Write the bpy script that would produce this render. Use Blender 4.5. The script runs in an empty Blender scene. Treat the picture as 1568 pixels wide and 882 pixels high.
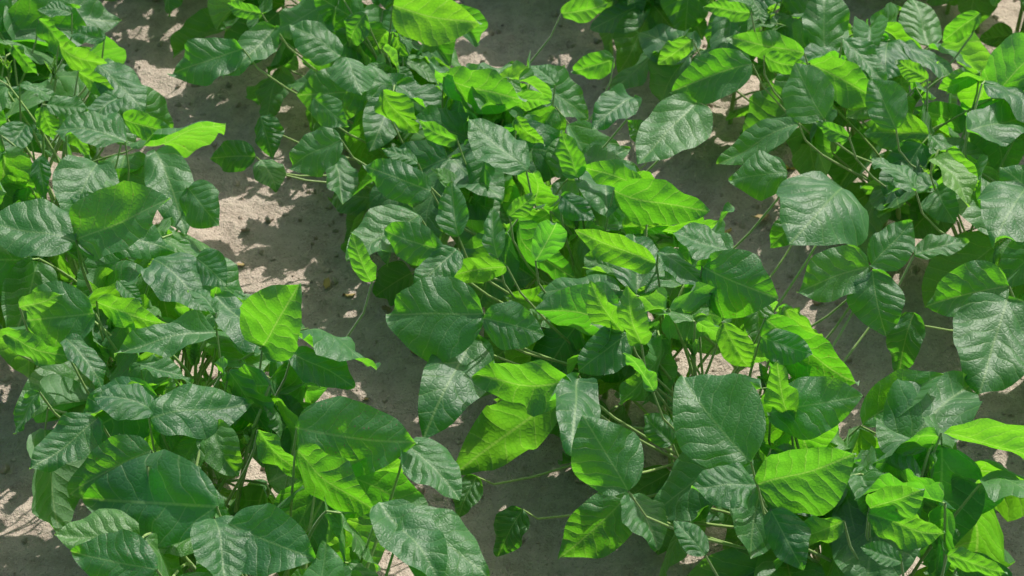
import bpy, math, random
import numpy as np
from mathutils import Vector, Matrix, noise

random.seed(11)
rng = np.random.default_rng(11)
scene = bpy.context.scene
rad = math.radians

# ------------------------------------------------------------------ camera
PITCH = 35.0
CAM_H = 1.6
cam_d = bpy.data.cameras.new("camera")
cam = bpy.data.objects.new("camera", cam_d)
scene.collection.objects.link(cam)
cam.location = (0, 0, CAM_H)
cam.rotation_euler = (rad(90 - PITCH), 0, 0)
cam_d.sensor_width = 36
cam_d.lens = 63.6
cam_d.clip_end = 2000
cam_d.clip_start = 0.02
cam_d.dof.use_dof = True
cam_d.dof.focus_distance = 2.05
cam_d.dof.aperture_fstop = 14
scene.camera = cam

# ------------------------------------------------------------------ light
SUN_AZ, SUN_EL = 34.0, 55.0
S = Vector((math.sin(rad(SUN_AZ)) * math.cos(rad(SUN_EL)), math.cos(rad(SUN_AZ)) * math.cos(rad(SUN_EL)), math.sin(rad(SUN_EL))))
sd = bpy.data.lights.new("sun", 'SUN')
sd.energy = 5.0
sd.angle = rad(0.53)
sd.color = (1.0, 0.96, 0.89)
so = bpy.data.objects.new("sun", sd)
so.rotation_euler = S.to_track_quat('Z', 'Y').to_euler()
so.location = (2, 3, 5)
scene.collection.objects.link(so)
w = bpy.data.worlds.new("World")
scene.world = w
w.use_nodes = True
nt = w.node_tree
bg = nt.nodes["Background"]
sky = nt.nodes.new("ShaderNodeTexSky")
sky.sky_type = 'NISHITA'
sky.sun_disc = False
sky.sun_elevation = rad(SUN_EL)
sky.sun_rotation = rad(SUN_AZ)
sky.air_density = 1.0
sky.dust_density = 3.5
sky.ozone_density = 1.0
nt.links.new(sky.outputs[0], bg.inputs[0])
bg.inputs[1].default_value = 0.15
scene.view_settings.view_transform = 'Standard'
scene.view_settings.look = 'None'
scene.view_settings.exposure = 0

# ------------------------------------------------------------------ node helper
class NB:
    def __init__(s, name):
        s.m = bpy.data.materials.new(name)
        s.m.use_nodes = True
        s.t = s.m.node_tree
        s.t.nodes.clear()
    def n(s, typ, **kw):
        nd = s.t.nodes.new(typ)
        for k, v in kw.items():
            setattr(nd, k, v)
        return nd
    def put(s, sock, val):
        if isinstance(val, bpy.types.NodeSocket):
            s.t.links.new(val, sock)
        else:
            sock.default_value = val
    def math(s, op, a, b=None, c=None, clamp=False):
        nd = s.n("ShaderNodeMath", operation=op)
        nd.use_clamp = clamp
        s.put(nd.inputs[0], a)
        if b is not None: s.put(nd.inputs[1], b)
        if c is not None: s.put(nd.inputs[2], c)
        return nd.outputs[0]
    def mix(s, f, a, b, blend='MIX'):
        nd = s.n("ShaderNodeMix", data_type='RGBA', blend_type=blend)
        s.put(nd.inputs[0], f)
        s.put(nd.inputs[6], a)
        s.put(nd.inputs[7], b)
        return nd.outputs[2]
    def maprange(s, v, a, b, c=0.0, d=1.0, smooth=True):
        nd = s.n("ShaderNodeMapRange", interpolation_type='SMOOTHSTEP' if smooth else 'LINEAR')
        s.put(nd.inputs[0], v)
        for i, x in enumerate((a, b, c, d)):
            s.put(nd.inputs[1 + i], x)
        return nd.outputs[0]
    def noise(s, vec, scale, detail=3, rough=0.55, dim='3D', wv=None):
        nd = s.n("ShaderNodeTexNoise", noise_dimensions=dim)
        if vec is not None: s.put(nd.inputs['Vector'], vec)
        s.put(nd.inputs['Scale'], scale)
        s.put(nd.inputs['Detail'], detail)
        s.put(nd.inputs['Roughness'], rough)
        if wv is not None: s.put(nd.inputs['W'], wv)
        return nd.outputs['Fac']

# ------------------------------------------------------------------ leaf material
def leaf_material():
    b = NB("soybean_leaf")
    uv = b.n("ShaderNodeUVMap", uv_map="UVMap").outputs[0]
    at = b.n("ShaderNodeAttribute", attribute_name="leafrnd")
    sr = b.n("ShaderNodeSeparateColor"); b.put(sr.inputs[0], at.outputs['Color'])
    r1, r2, age = sr.outputs[0], sr.outputs[1], sr.outputs[2]  # third channel: young-leaf tone, also the painted highlight of the 'w' leaf
    mad = b.n("ShaderNodeVectorMath", operation='MULTIPLY_ADD')
    b.put(mad.inputs[0], at.outputs['Vector']); mad.inputs[1].default_value = (37, 53, 0); b.put(mad.inputs[2], uv)
    uvo = mad.outputs[0]
    sx = b.n("ShaderNodeSeparateXYZ"); b.put(sx.inputs[0], uv)
    X, Y = sx.outputs[0], sx.outputs[1]
    aX = b.math('ABSOLUTE', X)
    big = b.noise(uvo, 4.0, 1, 0.6, '2D')
    wob = b.math('MULTIPLY', b.math('SUBTRACT', big, 0.5), 0.12)
    side = b.math('MULTIPLY', b.math('SIGN', X), 0.030)
    ph = b.math('SUBTRACT', Y, b.math('MULTIPLY', aX, 0.80))
    ph = b.math('ADD', ph, b.math('MULTIPLY', b.math('MULTIPLY', aX, aX), 0.45))
    ph = b.math('ADD', ph, b.math('ADD', wob, side))
    cnt = b.math('ADD', 5.8, b.math('MULTIPLY', r2, 1.8))
    fr = b.math('FRACT', b.math('MULTIPLY', b.math('ADD', ph, 1.0), cnt))
    vd = b.math('SUBTRACT', 0.5, b.math('ABSOLUTE', b.math('SUBTRACT', fr, 0.5)))
    vein2 = b.maprange(vd, 0.01, 0.055, 1.0, 0.0)
    mid = b.maprange(aX, 0.004, 0.013, 1.0, 0.0)
    vein = b.math('MAXIMUM', b.math('MULTIPLY', vein2, 0.7), mid)
    vo = b.n("ShaderNodeTexVoronoi", feature='DISTANCE_TO_EDGE', voronoi_dimensions='2D')
    b.put(vo.inputs['Vector'], uvo); b.put(vo.inputs['Scale'], 25.0)
    tert = b.maprange(vo.outputs['Distance'], 0.0, 0.25, 1.0, 0.0)
    fine = b.noise(uvo, 50.0, 1, 0.6, '2D')
    top = b.mix(r1, (0.012, 0.090, 0.032, 1), (0.050, 0.175, 0.042, 1))
    top = b.mix(b.maprange(big, 0.35, 0.7, 0, 0.5), top, (0.060, 0.19, 0.042, 1))
    top = b.mix(age, top, (0.13, 0.30, 0.05, 1))
    top = b.mix(b.math('MULTIPLY', vein, 0.55), top, (0.20, 0.35, 0.12, 1))
    top = b.mix(b.math('MULTIPLY', tert, 0.18), top, (0.11, 0.25, 0.08, 1))
    under = b.mix(0.6, top, (0.22, 0.36, 0.20, 1))
    under = b.mix(b.math('MULTIPLY', vein, 0.5), under, (0.30, 0.42, 0.24, 1))
    geo = b.n("ShaderNodeNewGeometry")
    bf = geo.outputs['Backfacing']
    base = b.mix(bf, top, under)
    spot = b.math('MULTIPLY', b.maprange(fine, 0.74, 0.76), b.maprange(r2, 0.75, 0.8))
    base = b.mix(spot, base, (0.24, 0.19, 0.08, 1))
    quilt = b.math('POWER', b.math('MULTIPLY', vd, 2.0), 0.6)
    h = b.math('MULTIPLY', quilt, 0.95)
    h = b.math('MULTIPLY', h, b.maprange(aX, 0.0, 0.09))
    h = b.math('SUBTRACT', h, b.math('MULTIPLY', tert, 0.11))
    h = b.math('ADD', h, b.math('MULTIPLY', big, 2.0))
    bump = b.n("ShaderNodeBump")
    b.put(bump.inputs['Strength'], 0.75)
    b.put(bump.inputs['Distance'], 0.0024)
    b.put(bump.inputs['Height'], h)
    p = b.n("ShaderNodeBsdfPrincipled")
    b.put(p.inputs['Base Color'], base)
    rg = b.math('ADD', 0.475, b.math('MULTIPLY', fine, 0.08))
    rg = b.math('ADD', rg, b.math('MULTIPLY', bf, 0.12))
    b.put(p.inputs['Roughness'], rg)
    b.put(p.inputs['Specular IOR Level'], 0.85)
    b.put(p.inputs['Sheen Weight'], 0.14)
    b.put(p.inputs['Sheen Roughness'], 0.45)
    b.put(p.inputs['Sheen Tint'], (0.85, 0.97, 0.95, 1))
    b.put(p.inputs['Normal'], bump.outputs[0])
    tr = b.n("ShaderNodeBsdfTranslucent")
    tc = b.mix(r1, (0.17, 0.68, 0.015, 1), (0.32, 0.83, 0.018, 1))
    tc = b.mix(age, tc, (0.48, 0.92, 0.06, 1))
    tc = b.mix(b.maprange(big, 0.35, 0.75, 0.0, 0.35), tc, (0.11, 0.50, 0.01, 1))
    tc = b.mix(b.math('MULTIPLY', vein, 0.5), tc, (0.60, 0.94, 0.16, 1))
    tc = b.mix(b.math('MULTIPLY', tert, 0.28), tc, (0.10, 0.43, 0.01, 1))
    tc = b.mix(spot, tc, (0.25, 0.15, 0.03, 1))
    b.put(tr.inputs['Color'], tc)
    b.put(tr.inputs['Normal'], bump.outputs[0])
    mx = b.n("ShaderNodeMixShader")
    b.put(mx.inputs[0], 0.44)
    b.put(mx.inputs[1], p.outputs[0]); b.put(mx.inputs[2], tr.outputs[0])
    o = b.n("ShaderNodeOutputMaterial")
    b.put(o.inputs[0], mx.outputs[0])
    return b.m

def stem_material():
    b = NB("soybean_stem")
    co = b.n("ShaderNodeTexCoord").outputs['Object']
    n1 = b.noise(co, 25.0, 1)
    n2 = b.noise(co, 400.0, 1)
    c = b.mix(n1, (0.18, 0.30, 0.06, 1), (0.30, 0.44, 0.12, 1))
    c = b.mix(b.maprange(n2, 0.5, 0.7, 0, 0.4), c, (0.42, 0.50, 0.22, 1))
    p = b.n("ShaderNodeBsdfPrincipled")
    b.put(p.inputs['Base Color'], c)
    b.put(p.inputs['Roughness'], 0.55)
    b.put(p.inputs['Sheen Weight'], 0.3)
    o = b.n("ShaderNodeOutputMaterial"); b.put(o.inputs[0], p.outputs[0])
    return b.m

def soil_material(name="sandy_soil", dark=1.0):
    b = NB(name)
    co = b.n("ShaderNodeTexCoord").outputs['Object']
    n1 = b.noise(co, 3.0, 2)
    n2 = b.noise(co, 30.0, 4, 0.7)
    n3 = b.noise(co, 260.0, 3, 0.7)
    d = dark
    c = b.mix(n1, (0.52*d, 0.425*d, 0.345*d, 1), (0.64*d, 0.54*d, 0.45*d, 1))
    c = b.mix(b.maprange(n2, 0.36, 0.60, 0.55, 0.0), c, (0.36*d, 0.285*d, 0.23*d, 1))
    c = b.mix(b.maprange(n3, 0.56, 0.70, 0, 0.6), c, (0.74*d, 0.66*d, 0.56*d, 1))
    c = b.mix(b.maprange(n3, 0.42, 0.30, 0, 0.6), c, (0.21, 0.16, 0.125, 1))
    p = b.n("ShaderNodeBsdfPrincipled")
    b.put(p.inputs['Base Color'], c)
    b.put(p.inputs['Roughness'], 0.95)
    b.put(p.inputs['Specular IOR Level'], 0.15)
    h = b.math('ADD', b.math('MULTIPLY', n2, 1.0), b.math('MULTIPLY', n3, 0.35))
    bump = b.n("ShaderNodeBump")
    b.put(bump.inputs['Strength'], 1.0); b.put(bump.inputs['Distance'], 0.018)
    b.put(bump.inputs['Height'], h)
    b.put(p.inputs['Normal'], bump.outputs[0])
    o = b.n("ShaderNodeOutputMaterial"); b.put(o.inputs[0], p.outputs[0])
    return b.m

def dead_material():
    b = NB("fallen_leaf")
    at = b.n("ShaderNodeAttribute", attribute_name="leafrnd")
    sr = b.n("ShaderNodeSeparateColor"); b.put(sr.inputs[0], at.outputs['Color'])
    c = b.mix(sr.outputs[0], (0.45, 0.33, 0.07, 1), (0.24, 0.17, 0.09, 1))
    p = b.n("ShaderNodeBsdfPrincipled")
    b.put(p.inputs['Base Color'], c); b.put(p.inputs['Roughness'], 0.7)
    o = b.n("ShaderNodeOutputMaterial"); b.put(o.inputs[0], p.outputs[0])
    return b.m

M_LEAF, M_STEM, M_SOIL, M_CLOD, M_DEAD = leaf_material(), stem_material(), soil_material(), soil_material("soil_clod", 1.0), dead_material()

# ------------------------------------------------------------------ mesh batches
def make_leaves(L, nu, nv):
    K = len(L)
    u = np.linspace(-1, 1, nu)
    v = np.linspace(0, 1, nv)
    v = 0.5 - 0.5 * np.cos(np.pi * v)
    v = 0.65 * v + 0.35 * np.linspace(0, 1, nv)
    g = lambda k: np.array([l[k] for l in L], dtype=np.float64)
    P, T, N = g('P'), g('T'), g('N')
    Xd = np.cross(T, N)
    ln, wd = g('L'), g('W')
    c0, c1, fold, cup, tw = g('c0'), g('c1'), g('fold'), g('cup'), g('tw')
    r = g('r')
    ph = rng.uniform(0, 6.28, (K, 6))
    wa = g('wave')
    pk = rng.uniform(0.72, 0.90, (K, 1))
    s = np.sin(np.pi * v[None] ** pk)
    prof = np.clip(s, 1e-4, 1) ** (0.54 + 0.36 * v ** 1.5)[None]
    wv = (wd * 0.5)[:, None] * prof
    wv = wv * (1 + 0.05 * np.sin(9 * v[None] + ph[:, 0:1]) * (v * (1 - v) * 4)[None])
    th = c0[:, None] + c1[:, None] * v[None] + 0.15 * np.sin(5.5 * v[None] + ph[:, 1:2])
    dv = np.diff(v, prepend=0)
    cy = np.cumsum(np.cos(th) * dv[None], 1)
    cz = np.cumsum(-np.sin(th) * dv[None], 1)
    Uu = u[None, None, :]
    asym = 1 + 0.10 * np.sin(ph[:, 5])[:, None, None] * np.sign(Uu)
    x = Uu * wv[:, :, None] * asym
    ax = np.abs(x)
    z = fold[:, None, None] * ax - cup[:, None, None] * x * x * 2.4
    z = z + wa[:, None, None] * (np.abs(Uu) ** 2.0) * 0.05 * (
        np.sin(11 * v[None, :, None] + ph[:, 2][:, None, None] + np.sign(Uu) * ph[:, 3][:, None, None])
        + 0.6 * np.sin(21 * v[None, :, None] + ph[:, 4][:, None, None] * (1 + np.sign(Uu))))
    z = z + 0.020 * np.sin(7 * x / 0.35 + ph[:, 4][:, None, None]) * np.sin(9 * v[None, :, None] + ph[:, 0][:, None, None])
    xc = x * np.cos(np.clip(np.abs(fold), 0, 1.2))[:, None, None]
    t = (tw[:, None] * v[None])[:, :, None]
    xr = xc * np.cos(t) - z * np.sin(t)
    zr = xc * np.sin(t) + z * np.cos(t)
    xr = xr + (0.10 * np.sin(ph[:, 3])[:, None] * v[None] ** 2)[:, :, None]
    yy = cy[:, :, None] + zr * np.sin(th)[:, :, None]
    zz = cz[:, :, None] + zr * np.cos(th)[:, :, None]
    loc = np.stack([xr, yy, zz], -1).reshape(K, nu * nv, 3) * ln[:, None, None]
    world = P[:, None] + loc[..., 0:1] * Xd[:, None] + loc[..., 1:2] * T[:, None] + loc[..., 2:3] * N[:, None]
    UVv = np.stack([x, np.broadcast_to(v[None, :, None], x.shape)], -1).reshape(K * nu * nv, 2)
    i, j = np.meshgrid(np.arange(nv - 1), np.arange(nu - 1), indexing='ij')
    a = (i * nu + j).ravel()
    q = np.stack([a, a + 1, a + nu + 1, a + nu], 1)
    Q = (q[None] + (np.arange(K) * nu * nv)[:, None, None]).reshape(-1, 4)
    R = np.repeat(r, nu * nv, 0)
    return world.reshape(-1, 3), UVv, Q, R

def make_tubes(Tb, rings=7, sides=6):
    K = len(Tb)
    A = np.array([[t[0], t[1], t[2], t[3]] for t in Tb], dtype=np.float64)
    R0 = np.array([t[4] for t in Tb]); R1 = np.array([t[5] for t in Tb])
    s = np.linspace(0, 1, rings)[None, :, None]
    B = [(1 - s) ** 3, 3 * (1 - s) ** 2 * s, 3 * (1 - s) * s ** 2, s ** 3]
    C = sum(B[k] * A[:, k][:, None] for k in range(4))
    D = 3 * (1 - s) ** 2 * (A[:, 1] - A[:, 0])[:, None] + 6 * (1 - s) * s * (A[:, 2] - A[:, 1])[:, None] + 3 * s ** 2 * (A[:, 3] - A[:, 2])[:, None]
    D /= np.linalg.norm(D, axis=-1, keepdims=True) + 1e-9
    ref = np.broadcast_to(np.array([0.3, 0.95, 0.02]), D.shape)
    e1 = np.cross(D, ref); e1 /= np.linalg.norm(e1, axis=-1, keepdims=True) + 1e-9
    e2 = np.cross(D, e1)
    rr = R0[:, None] + (R1 - R0)[:, None] * s[0, :, 0][None]
    an = np.linspace(0, 2 * np.pi, sides, endpoint=False)
    V = C[:, :, None] + rr[:, :, None, None] * (np.cos(an)[None, None, :, None] * e1[:, :, None] + np.sin(an)[None, None, :, None] * e2[:, :, None])
    n = rings * sides
    i, j = np.meshgrid(np.arange(rings - 1), np.arange(sides), indexing='ij')
    a = (i * sides + j).ravel(); bq = (i * sides + (j + 1) % sides).ravel()
    q = np.stack([a, bq, bq + sides, a + sides], 1)
    Q = (q[None] + (np.arange(K) * n)[:, None, None]).reshape(-1, 4)
    V = V.reshape(-1, 3)
    return V, np.zeros((len(V), 2)), Q, np.tile([[0.5, 0.5, 0.0]], (len(V), 1))

def build(name, parts, mats):
    Vs, UVs, Qs, Rs, Ms = [], [], [], [], []
    off = 0
    for (V, UVv, Q, R), mi in parts:
        Vs.append(V); UVs.append(UVv); Qs.append(Q + off); Rs.append(R); Ms.append(np.full(len(Q), mi))
        off += len(V)
    V = np.concatenate(Vs); UVv = np.concatenate(UVs); Q = np.concatenate(Qs); R = np.concatenate(Rs); Mi = np.concatenate(Ms)
    me = bpy.data.meshes.new(name)
    me.vertices.add(len(V)); me.vertices.foreach_set("co", V.astype(np.float32).ravel())
    me.loops.add(len(Q) * 4); me.loops.foreach_set("vertex_index", Q.astype(np.int32).ravel())
    me.polygons.add(len(Q))
    me.polygons.foreach_set("loop_start", np.arange(0, len(Q) * 4, 4, dtype=np.int32))
    me.polygons.foreach_set("material_index", Mi.astype(np.int32))
    me.update(calc_edges=True)
    me.polygons.foreach_set("use_smooth", np.ones(len(Q), dtype=bool))
    uvl = me.uv_layers.new(name="UVMap")
    uvl.data.foreach_set("uv", UVv[Q.ravel()].astype(np.float32).ravel())
    at = me.attributes.new("leafrnd", 'FLOAT_COLOR', 'POINT')
    at.data.foreach_set("color", np.concatenate([R, np.ones((len(R), 1))], 1).astype(np.float32).ravel())
    for m in mats: me.materials.append(m)
    ob = bpy.data.objects.new(name, me)
    scene.collection.objects.link(ob)
    return ob

# ------------------------------------------------------------------ plants
ANG = rad(28.5)
ROWD = Vector((-math.sin(ANG), math.cos(ANG), 0))
ROWN = Vector((math.cos(ANG), math.sin(ANG), 0))
Zu = Vector((0, 0, 1))
U = random.uniform
G = random.gauss

def leaflet(P, T, N, L, W=None, age=0.0, **kw):
    T = T.normalized()
    N = (N - T * N.dot(T)).normalized()
    d = dict(P=tuple(P), T=tuple(T), N=tuple(N), L=L, W=W or U(0.62, 0.78),
             c0=U(-0.25, 0.15), c1=U(0.05, 0.85), fold=max(-0.1, G(0.18, 0.18)), cup=U(-0.1, 0.6),
             tw=G(0, 0.22), wave=U(0.3, 1.2), r=(random.random(), random.random(), age))
    if random.random() < 0.12:
        d['fold'] = U(0.45, 0.9)
    if random.random() < 0.12:
        d['c1'] = U(0.8, 1.4)
    d.update(kw)
    return d

def rot(v, axis, a):
    return Matrix.Rotation(a, 3, axis) @ v

def trifoliate(E, A, pitch, roll, L, leaves, tubes, age=0.0, jit=1.0):
    side = A.cross(Zu).normalized()
    T = rot(A, side, pitch)
    N = side.cross(T).normalized()
    if N.z < 0: N = -N
    N = rot(N, T, roll)
    sideT = T.cross(N)
    pl = L * U(0.12, 0.24)
    E2 = E + T * pl
    tubes.append((E, E + T * pl * 0.4, E + T * pl * 0.7, E2, 0.0013, 0.0011))
    Tt = rot(rot(T, sideT, -abs(G(0, 0.25)) * jit), N, G(0, 0.12))
    leaves.append(leaflet(E2, Tt, rot(N, T, G(0, 0.3) * jit), L, age=age))
    for sg in (-1, 1):
        a = sg * U(0.95, 1.45)
        Tl = rot(T, N, a)
        ax = Tl.cross(N)
        dr = -G(0.12, 0.35) * jit
        Tl2 = rot(Tl, ax, dr)
        Nl = rot(rot(N, ax, dr), Tl2, G(0, 0.35) * jit)
        leaves.append(leaflet(E + Tl2 * 0.003, Tl2, Nl, L * U(0.82, 0.97), age=age))

def plant(base, units, scale=1.0):
    """units : list of (leaflets, tubes); one unit per petiole"""
    H = U(0.20, 0.29) * scale
    lean = Vector((G(0, 0.1), G(0, 0.1), 0)) + ROWN * G(0, 0.14)
    top = base + (Zu + lean) * H
    c1 = base + Zu * H * 0.35 + lean * H * 0.1
    c2 = base + (Zu * 0.7 + lean * 0.55) * H
    b0 = base - Zu * 0.01
    units.append(([], [(b0, c1, c2, top, 0.0046, 0.0022)]))
    def sp(t):
        return b0 * (1 - t) ** 3 + c1 * 3 * t * (1 - t) ** 2 + c2 * 3 * t * t * (1 - t) + top * t ** 3
    nn = random.randint(7, 9)
    az = U(0, 6.28)
    for i in range(nn):
        leaves, tubes = [], []
        t = 0.22 + 0.78 * (i / (nn - 1))
        P = sp(t)
        az += math.pi + G(0, 0.55)
        A = Vector((math.cos(az), math.sin(az), 0))
        A = (A + ROWN * (0.2 if A.dot(ROWN) > 0 else -0.2)).normalized()
        top_f = i / (nn - 1)
        if top_f < 0.32 and random.random() < 0.55:
            continue
        pl = (0.065 + 0.10 * math.sin(math.pi * min(1, 0.15 + top_f * 0.75))) * U(0.75, 1.2) * scale
        el = rad(U(18, 52)) + top_f * rad(30)
        if i >= nn - 2:
            pl *= 0.6
        d = A * math.cos(el) + Zu * math.sin(el)
        E = P + d * pl
        E.z = max(E.z, 0.04)
        m1 = P + (d * 0.6 + Zu * 0.4) * pl * 0.4
        m2 = P + d * pl * 0.75 + Zu * 0.008
        tubes.append((P, m1, m2, E, 0.0022, 0.0014))
        L = (0.071 + 0.053 * math.sin(math.pi * min(1, 0.12 + top_f * 0.85))) * U(0.84, 1.25) * scale
        age = 0.0
        if i >= nn - 2:
            age = U(0.1, 0.45); L *= 0.78
        pitch = rad(G(-12, 36)) if top_f > 0.45 else rad(G(-36, 20))
        trifoliate(E, A, pitch, G(0, 0.6), L, leaves, tubes, age)
        units.append((leaves, tubes))
    leaves = []
    for k in range(4):
        a = U(0, 6.28)
        T = Vector((math.cos(a) * 0.4, math.sin(a) * 0.4, 1)).normalized()
        N = Vector((-math.cos(a), -math.sin(a), 0.4))
        leaves.append(leaflet(top, T, N, U(0.02, 0.045), W=0.45, age=U(0.5, 1.0), fold=U(0.5, 1.1), c0=0.0, c1=U(-0.3, 0.3)))
    units.append((leaves, []))

SP = 0.606
ROWS = [0.455 + SP * k for k in range(-5, 8)]

# ---- individually surveyed leaflets (leaf base, leaf tip as sighted in the photograph; attitude; width; height above soil)
CP, SPi = math.cos(rad(PITCH)), math.sin(rad(PITCH))
FPX = 63.6 / 36 * 1568
CAMP = Vector((0, 0, CAM_H))
def sight(px, py):
    cx, cy = px - 784, 441 - py
    return Vector((cx, FPX * CP + cy * SPi, -FPX * SPi + cy * CP)).normalized()
ATT = {'g': Vector((0.30, -0.14, 0.93)), 'd': Vector((-0.32, -0.60, 0.58)), 'b': Vector((-0.37, -0.88, 0.06)),
       'm': Vector((0.12, -0.34, 0.88)), 'w': Vector((0.37, -0.18, 0.90)), 'u': Vector((0.3, 0.85, 0.30))}
HERO = [
 (740,480,597,490,'d',.85),(742,488,832,505,'d',.75),(725,515,648,668,'m',.50,.30),(876,582,730,592,'b',.5),(852,608,697,722,'b',.42,.28),
 (886,575,860,688,'g',.38),(962,752,898,638,'d',.88),(964,756,868,862,'d',.6,.28),(966,756,1012,838,'g',.75,.28),(1150,708,1035,590,'d',.85),
 (1160,742,1308,705,'b',.85),(1158,742,1065,752,'m',.95),(1180,632,1318,618,'d',.65),(1172,488,1303,590,'b',.6),(1075,408,1182,462,'d',.8),
 (1122,388,1028,352,'g',.75),(1008,385,1098,448,'g',.5),(1005,402,882,362,'b',.45),(940,292,1078,332,'b',.55),(988,285,890,250,'b',.4),
 (886,272,858,205,'b',.65),(806,262,715,186,'g',.65),(660,292,553,262,'d',.5),(642,330,528,385,'m',.7),(676,382,587,362,'d',.6),
 (776,408,672,416,'b',.35),(702,362,684,284,'d',.6),(762,396,750,322,'d',.45),(962,512,890,572,'d',.8),(952,508,908,432,'b',.6),
 (982,526,966,440,'b',.5),(1165,515,1238,548,'d',.65),(1108,495,1150,565,'b',.7),(1330,785,1442,822,'b',.6),(1332,778,1405,742,'b',.6),(1292,798,1203,828,'b',.4),
 (116,370,-22,345,'m',.85),(118,366,255,322,'d',.65),(118,368,268,388,'g',.5),(192,218,88,188,'g',.7),(150,248,98,335,'g',.8),
 (238,232,296,345,'m',.45),(288,288,337,338,'d',.85),(234,398,318,468,'g',.75),(146,480,35,502,'d',.75),(8,512,112,548,'b',.4),
 (148,462,252,500,'b',.4),(332,508,180,532,'g',.4),(330,450,428,565,'g',.4),(402,530,462,446,'b',.75),(236,632,148,598,'g',.85),
 (228,640,385,625,'g',.55),(448,542,537,594,'m',.6),(350,568,412,668,'b',.6),(332,776,133,765,'d',.62),(328,792,352,890,'g',.85),
 (395,658,478,742,'b',.5),(452,690,572,778,'b',.65),(455,655,625,695,'d',.65),(622,678,708,758,'m',.7),(580,770,672,890,'g',.55),
 (618,788,748,870,'m',.75),(350,802,476,862,'d',.7),(240,872,113,850,'d',.6),(150,640,58,722,'m',.6),(232,690,110,740,'d',.6),
 (1290,288,1222,368,'g',.8),(1402,292,1338,240,'g',.65),(1428,242,1490,312,'w',.6),(1332,408,1222,435,'d',.75),(1336,414,1346,512,'d',.85),
 (1334,406,1400,345,'d',.75),(1542,458,1500,592,'m',.75),(1545,438,1420,458,'d',.7),(1222,188,1102,252,'g',.5),(1152,98,1028,128,'d',.6),
 (1066,158,980,242,'m',.65),(1206,264,1118,278,'d',.8),(1240,98,1355,148,'b',.55),(1262,182,1212,102,'d',.8),(1372,198,1342,118,'d',.7),
 (1570,292,1515,352,'g',.7),(1232,82,1122,48,'b',.4),(1170,85,1238,108,'b',.5),(372,75,268,122,'d',.6),(422,42,352,118,'m',.5),
 (522,86,443,42,'m',.7),(530,88,548,142,'g',.8),(602,8,728,50,'b',.6),(586,138,632,206,'b',.7),(680,118,798,165,'b',.5),
 (522,214,446,252,'d',.75),(510,242,532,308,'g',.6,.25),(400,178,422,238,'d',.7,.24),(392,240,322,238,'d',.6,.2),(400,245,428,290,'m',.8,.2),
 (940,90,876,105,'b',.6),(970,150,905,190,'m',.6),(1290,60,1360,120,'m',.5),(1400,390,1478,370,'m',.5),
 (100,520,160,600,'g',.4),(700,380,640,440,'m',.6),(1000,600,960,540,'u',.4),(820,400,860,340,'u',.5),(570,430,540,360,'b',.5),
 (1480,200,1568,180,'g',.5),(1210,640,1180,560,'b',.5),(60,30,120,90,'b',.5),(150,100,222,170,'m',.6),(30,130,95,160,'g',.4),
 (1500,110,1440,140,'b',.5),(1450,230,1500,280,'b',.6),(700,560,640,600,'d',.6,.22),(1030,680,985,640,'d',.7,.25),(730,730,700,790,'d',.7,.15),
 (800,780,765,850,'d',.7,.15),(1400,480,1370,570,'d',.6,.2),(1200,470,1265,560,'b',.5),
 (30,470,95,452,'b',.35),(165,330,110,300,'m',.6),(20,70,60,110,'b',.5),(100,190,140,240,'b',.5),(180,430,215,470,'m',.5),
 (300,395,350,430,'d',.7),(790,180,830,225,'b',.5),(700,215,640,190,'b',.5),(640,250,590,225,'m',.5),
 (860,300,905,340,'d',.6),(850,130,815,100,'m',.7),(1060,60,1010,100,'b',.5),(1150,20,1080,10,'b',.5),(860,20,930,10,'b',.5),
 (1300,210,1250,190,'b',.5),(1420,120,1375,90,'b',.6),(1500,20,1440,60,'b',.5),(1230,330,1180,380,'d',.6,.28),(780,330,820,300,'b',.5),
 (900,700,850,640,'d',.5,.25),(560,20,530,70,'b',.6),(400,20,350,10,'b',.5),(480,150,530,190,'d',.6),
 (1080,850,1030,800,'m',.6),(1180,780,1230,870,'d',.6),(1380,860,1320,840,'m',.6),(1450,850,1540,870,'b',.5),(60,600,20,660,'d',.5),
 (90,70,170,105,'b',.5),(180,150,135,190,'g',.6),(190,182,262,196,'b',.5),(120,110,190,150,'b',.45),(40,190,0,240,'m',.7),(60,240,72,300,'d',.5),
 (110,20,60,10,'m',.6),(160,60,110,50,'d',.5),(330,480,290,440,'g',.5),(215,560,290,590,'g',.5),(1000,220,960,190,'d',.7,.2),
]
hero_rows = {}
HC = []
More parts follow.
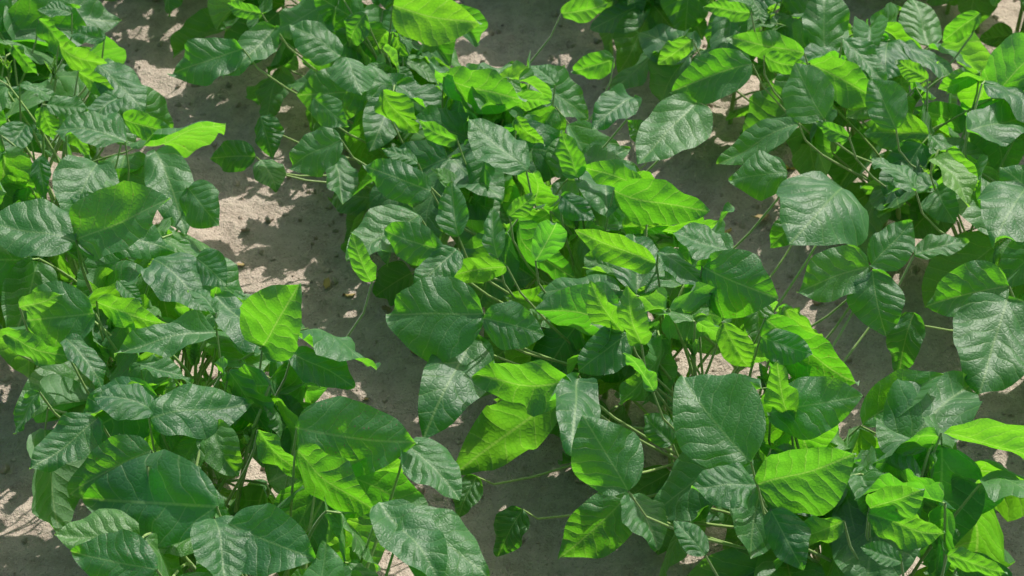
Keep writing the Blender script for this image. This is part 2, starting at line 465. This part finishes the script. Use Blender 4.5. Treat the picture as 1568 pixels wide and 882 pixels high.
for h in HERO:
    bx, by, tx, ty, a, W = h[:6]
    z = h[6] if len(h) > 6 else 0.345
    r = sight(bx, by)
    P = CAMP + r * ((z - CAM_H) / r.z)
    N = ATT[a] + Vector((G(0, .08), G(0, .08), G(0, .08)))
    N.normalize()
    r2 = sight(tx, ty)
    dn = r2.dot(N)
    t = (P - CAMP).dot(N) / dn if abs(dn) > 1e-3 else 99
    Q = CAMP + r2 * t
    L = (Q - P).length
    if L > 0.19 or t < 0:
        Q = CAMP + r2 * ((P.y) / r2.y) ; L = (Q - P).length
    T = (Q - P) / L
    L = min(L, 0.2) * 1.05
    k = round((P.dot(ROWN) - 0.455) / SP)
    rn = 0.455 + SP * k
    lv, tb = hero_rows.setdefault(k, ([], []))
    rr = (random.random() * 0.6, random.random(), 0.0)
    if a == 'b': rr = (U(0.1, 0.9), random.random(), U(0, 0.2))
    if a == 'w': rr = (0.5, 0.5, 1.0)  # full pale tint: sun highlight put into this leaf's colour
    c1 = U(0.15, 0.75)
    lv.append(leaflet(P, T, N, L, W=min(0.80, W), c0=-c1 * 0.45, c1=c1, fold=U(0.03, 0.34), cup=U(0, 0.5), tw=G(0, 0.15), r=rr, wave=U(0.5, 1.3)))
    s0 = P.dot(ROWD)
    B0 = ROWN * (rn + G(0, 0.02)) + ROWD * (s0 + G(0, 0.05)) + Zu * U(0.06, 0.14)
    if (B0 - P).length > 0.45: B0 = P + (B0 - P).normalized() * 0.4
    B0.z = max(B0.z, 0.03)
    tb.append((B0, B0 + Zu * 0.03 + (P - B0) * 0.15, P - Zu * 0.07 - T * 0.012, P, 0.0022, 0.0013))
    HC.append((P + Q) * 0.5)

HCn = np.array([tuple(c) for c in HC])
HDn = np.array([tuple((CAMP - c).normalized()) for c in HC])
def prune(units, rn):
    """thin the canopy around the surveyed leaflets and keep the lanes between the rows open"""
    leaves, tubes = [], []
    flat = [l for u_ in units for l in u_[0]]
    C = np.array([np.array(l['P']) + np.array(l['T']) * l['L'] * 0.5 for l in flat])
    R = np.array([l['L'] for l in flat])
    bad = np.zeros(len(flat), bool)
    for a in range(0, len(flat), 4000):
        D = C[a:a+4000, None] - HCn[None]
        al = (D * HDn[None]).sum(-1)
        lat = np.linalg.norm(D - al[..., None] * HDn[None], axis=-1)
        bad[a:a+4000] = ((al > -0.012) & (al < 0.5) & (lat < (0.020 + 0.30 * R[a:a+4000])[:, None])).any(1)
    off = np.abs(C @ np.array(ROWN) - rn)
    bad |= off > rng.normal(0.208, 0.018, len(flat))
    i = 0
    for lv, tb in units:
        n = len(lv)
        b_ = bad[i:i + n]; i += n
        if n and (b_.sum() >= 2 or (n == 3 and b_[0] and b_.sum() >= 1)):
            continue
        leaves += [l for l, x in zip(lv, b_) if not x]
        tubes += tb
    return leaves, tubes

def in_view(p, m=0.35):
    return 0.75 < p.y < 4.0 and abs(p.x) < 0.35 * p.y + 0.25 + m * 0.5
for ri, rn in enumerate(ROWS):
    hu, lu = [], []
    s = -2.5
    while s < 6.5:
        s += U(0.046, 0.096)
        p = ROWN * (rn + G(0, 0.016)) + ROWD * s
        if p.x < -3.2 or p.x > 3.4 or p.y < -0.6 or p.y > 5.6:
            continue
        p.z = 0
        plant(p, hu if in_view(p) else lu, U(0.9, 1.12))
    hi, lo, tb = [], [], []
    if hu: hi, tb = prune(hu, rn)
    if lu:
        lo, tb2 = prune(lu, rn); tb = tb + tb2
    k = ri - 5
    if k in hero_rows:
        hi += hero_rows[k][0]; tb += hero_rows[k][1]
    parts = []
    if hi: parts.append((make_leaves(hi, 11, 19), 0))
    if lo: parts.append((make_leaves(lo, 7, 9), 0))
    if tb:
        parts.append((make_tubes(tb), 1))
        build("soybean_row", parts, [M_LEAF, M_STEM])

# ------------------------------------------------------------------ ground
def axis(a, b, step, far):
    mid = np.arange(a, b + 1e-6, step)
    out = []
    d = step; x = b
    while x < far:
        d *= 1.35; x += d; out.append(x)
    out2 = []
    d = step; x = a
    while x > -far:
        d *= 1.35; x -= d; out2.append(x)
    return np.concatenate([out2[::-1], mid, out])
gx = axis(-1.8, 1.9, 0.010, 600); gy = axis(0.9, 4.4, 0.010, 600)
XX, YY = np.meshgrid(gx, gy)
ZZ = np.zeros_like(XX)
nf = noise.noise
for j in range(len(gy)):
    y = gy[j]
    if not (0.8 < y < 4.5): continue
    for i in range(len(gx)):
        x = gx[i]
        if abs(x) > 0.45 * y + 0.5: continue
        a = nf((x * 6, y * 6, 0)); b = nf((x * 22, y * 22, 3)); c = nf((x * 50, y * 50, 7))
        ZZ[j, i] = 0.012 * a + 0.012 * b + 0.009 * abs(c)
rowc = (XX * ROWN.x + YY * ROWN.y - 0.455) / SP
ZZ += np.where((np.abs(XX) < 3) & (YY < 6) & (YY > -2), 0.012 * np.cos(2 * np.pi * rowc), 0)
ny, nx = XX.shape
V = np.stack([XX, YY, ZZ], -1).reshape(-1, 3)
i, j = np.meshgrid(np.arange(ny - 1), np.arange(nx - 1), indexing='ij')
a = (i * nx + j).ravel()
Q = np.stack([a, a + 1, a + nx + 1, a + nx], 1)
build("ground", [((V, V[:, :2].copy(), Q, np.zeros((len(V), 3))), 0)], [M_SOIL])

import bmesh
bm = bmesh.new(); bmesh.ops.create_icosphere(bm, subdivisions=2, radius=1)
cv = np.array([v.co[:] for v in bm.verts]); cf = np.array([[v.index for v in f.verts] for f in bm.faces]); bm.free()
K = 7000
px = rng.uniform(-1.7, 1.9, K); py = rng.uniform(1.0, 4.2, K)
rs = 0.0014 + 0.0060 * rng.random(K) ** 4
dirs = rng.normal(size=(K, 4, 3))
sc = 1 + 0.24 * np.sin(np.einsum('kad,vd->kva', dirs, cv) * 1.6).sum(-1)
CV = cv[None] * sc[..., None] * rs[:, None, None] * rng.uniform(0.7, 1.25, (K, 1, 3))
rc = np.cos(2 * np.pi * ((px * ROWN.x + py * ROWN.y - 0.455) / SP))
zg = np.array([0.012 * nf((x * 6, y * 6, 0)) + 0.012 * nf((x * 22, y * 22, 3)) + 0.009 * abs(nf((x * 50, y * 50, 7))) for x, y in zip(px, py)]) + 0.012 * rc
CV += np.stack([px, py, zg + rs * 0.15], -1)[:, None]
F = (cf[None] + (np.arange(K) * len(cv))[:, None, None]).reshape(-1, 3)
me = bpy.data.meshes.new("soil_clods")
me.from_pydata(CV.reshape(-1, 3).tolist(), [], F.tolist())
me.polygons.foreach_set("use_smooth", np.ones(len(F), dtype=bool))
me.materials.append(M_CLOD)
scene.collection.objects.link(bpy.data.objects.new("soil_clods", me))

fl = []
for k in range(150):
    x, y = U(-1.4, 1.7), U(1.1, 4.0)
    a = U(0, 6.28)
    rcx = math.cos(2 * math.pi * ((x * ROWN.x + y * ROWN.y - 0.455) / SP))
    zz_ = 0.012 * nf((x * 6, y * 6, 0)) + 0.012 * nf((x * 22, y * 22, 3)) + 0.009 * abs(nf((x * 50, y * 50, 7))) + 0.012 * rcx
    fl.append(leaflet(Vector((x, y, zz_ + 0.004)), Vector((math.cos(a), math.sin(a), U(-.05, .15))), Vector((G(0, .2), G(0, .2), 1)), U(0.012, 0.034), W=U(.3, .7), wave=1.5))
build("fallen_leaves", [(make_leaves(fl, 7, 9), 0)], [M_DEAD])
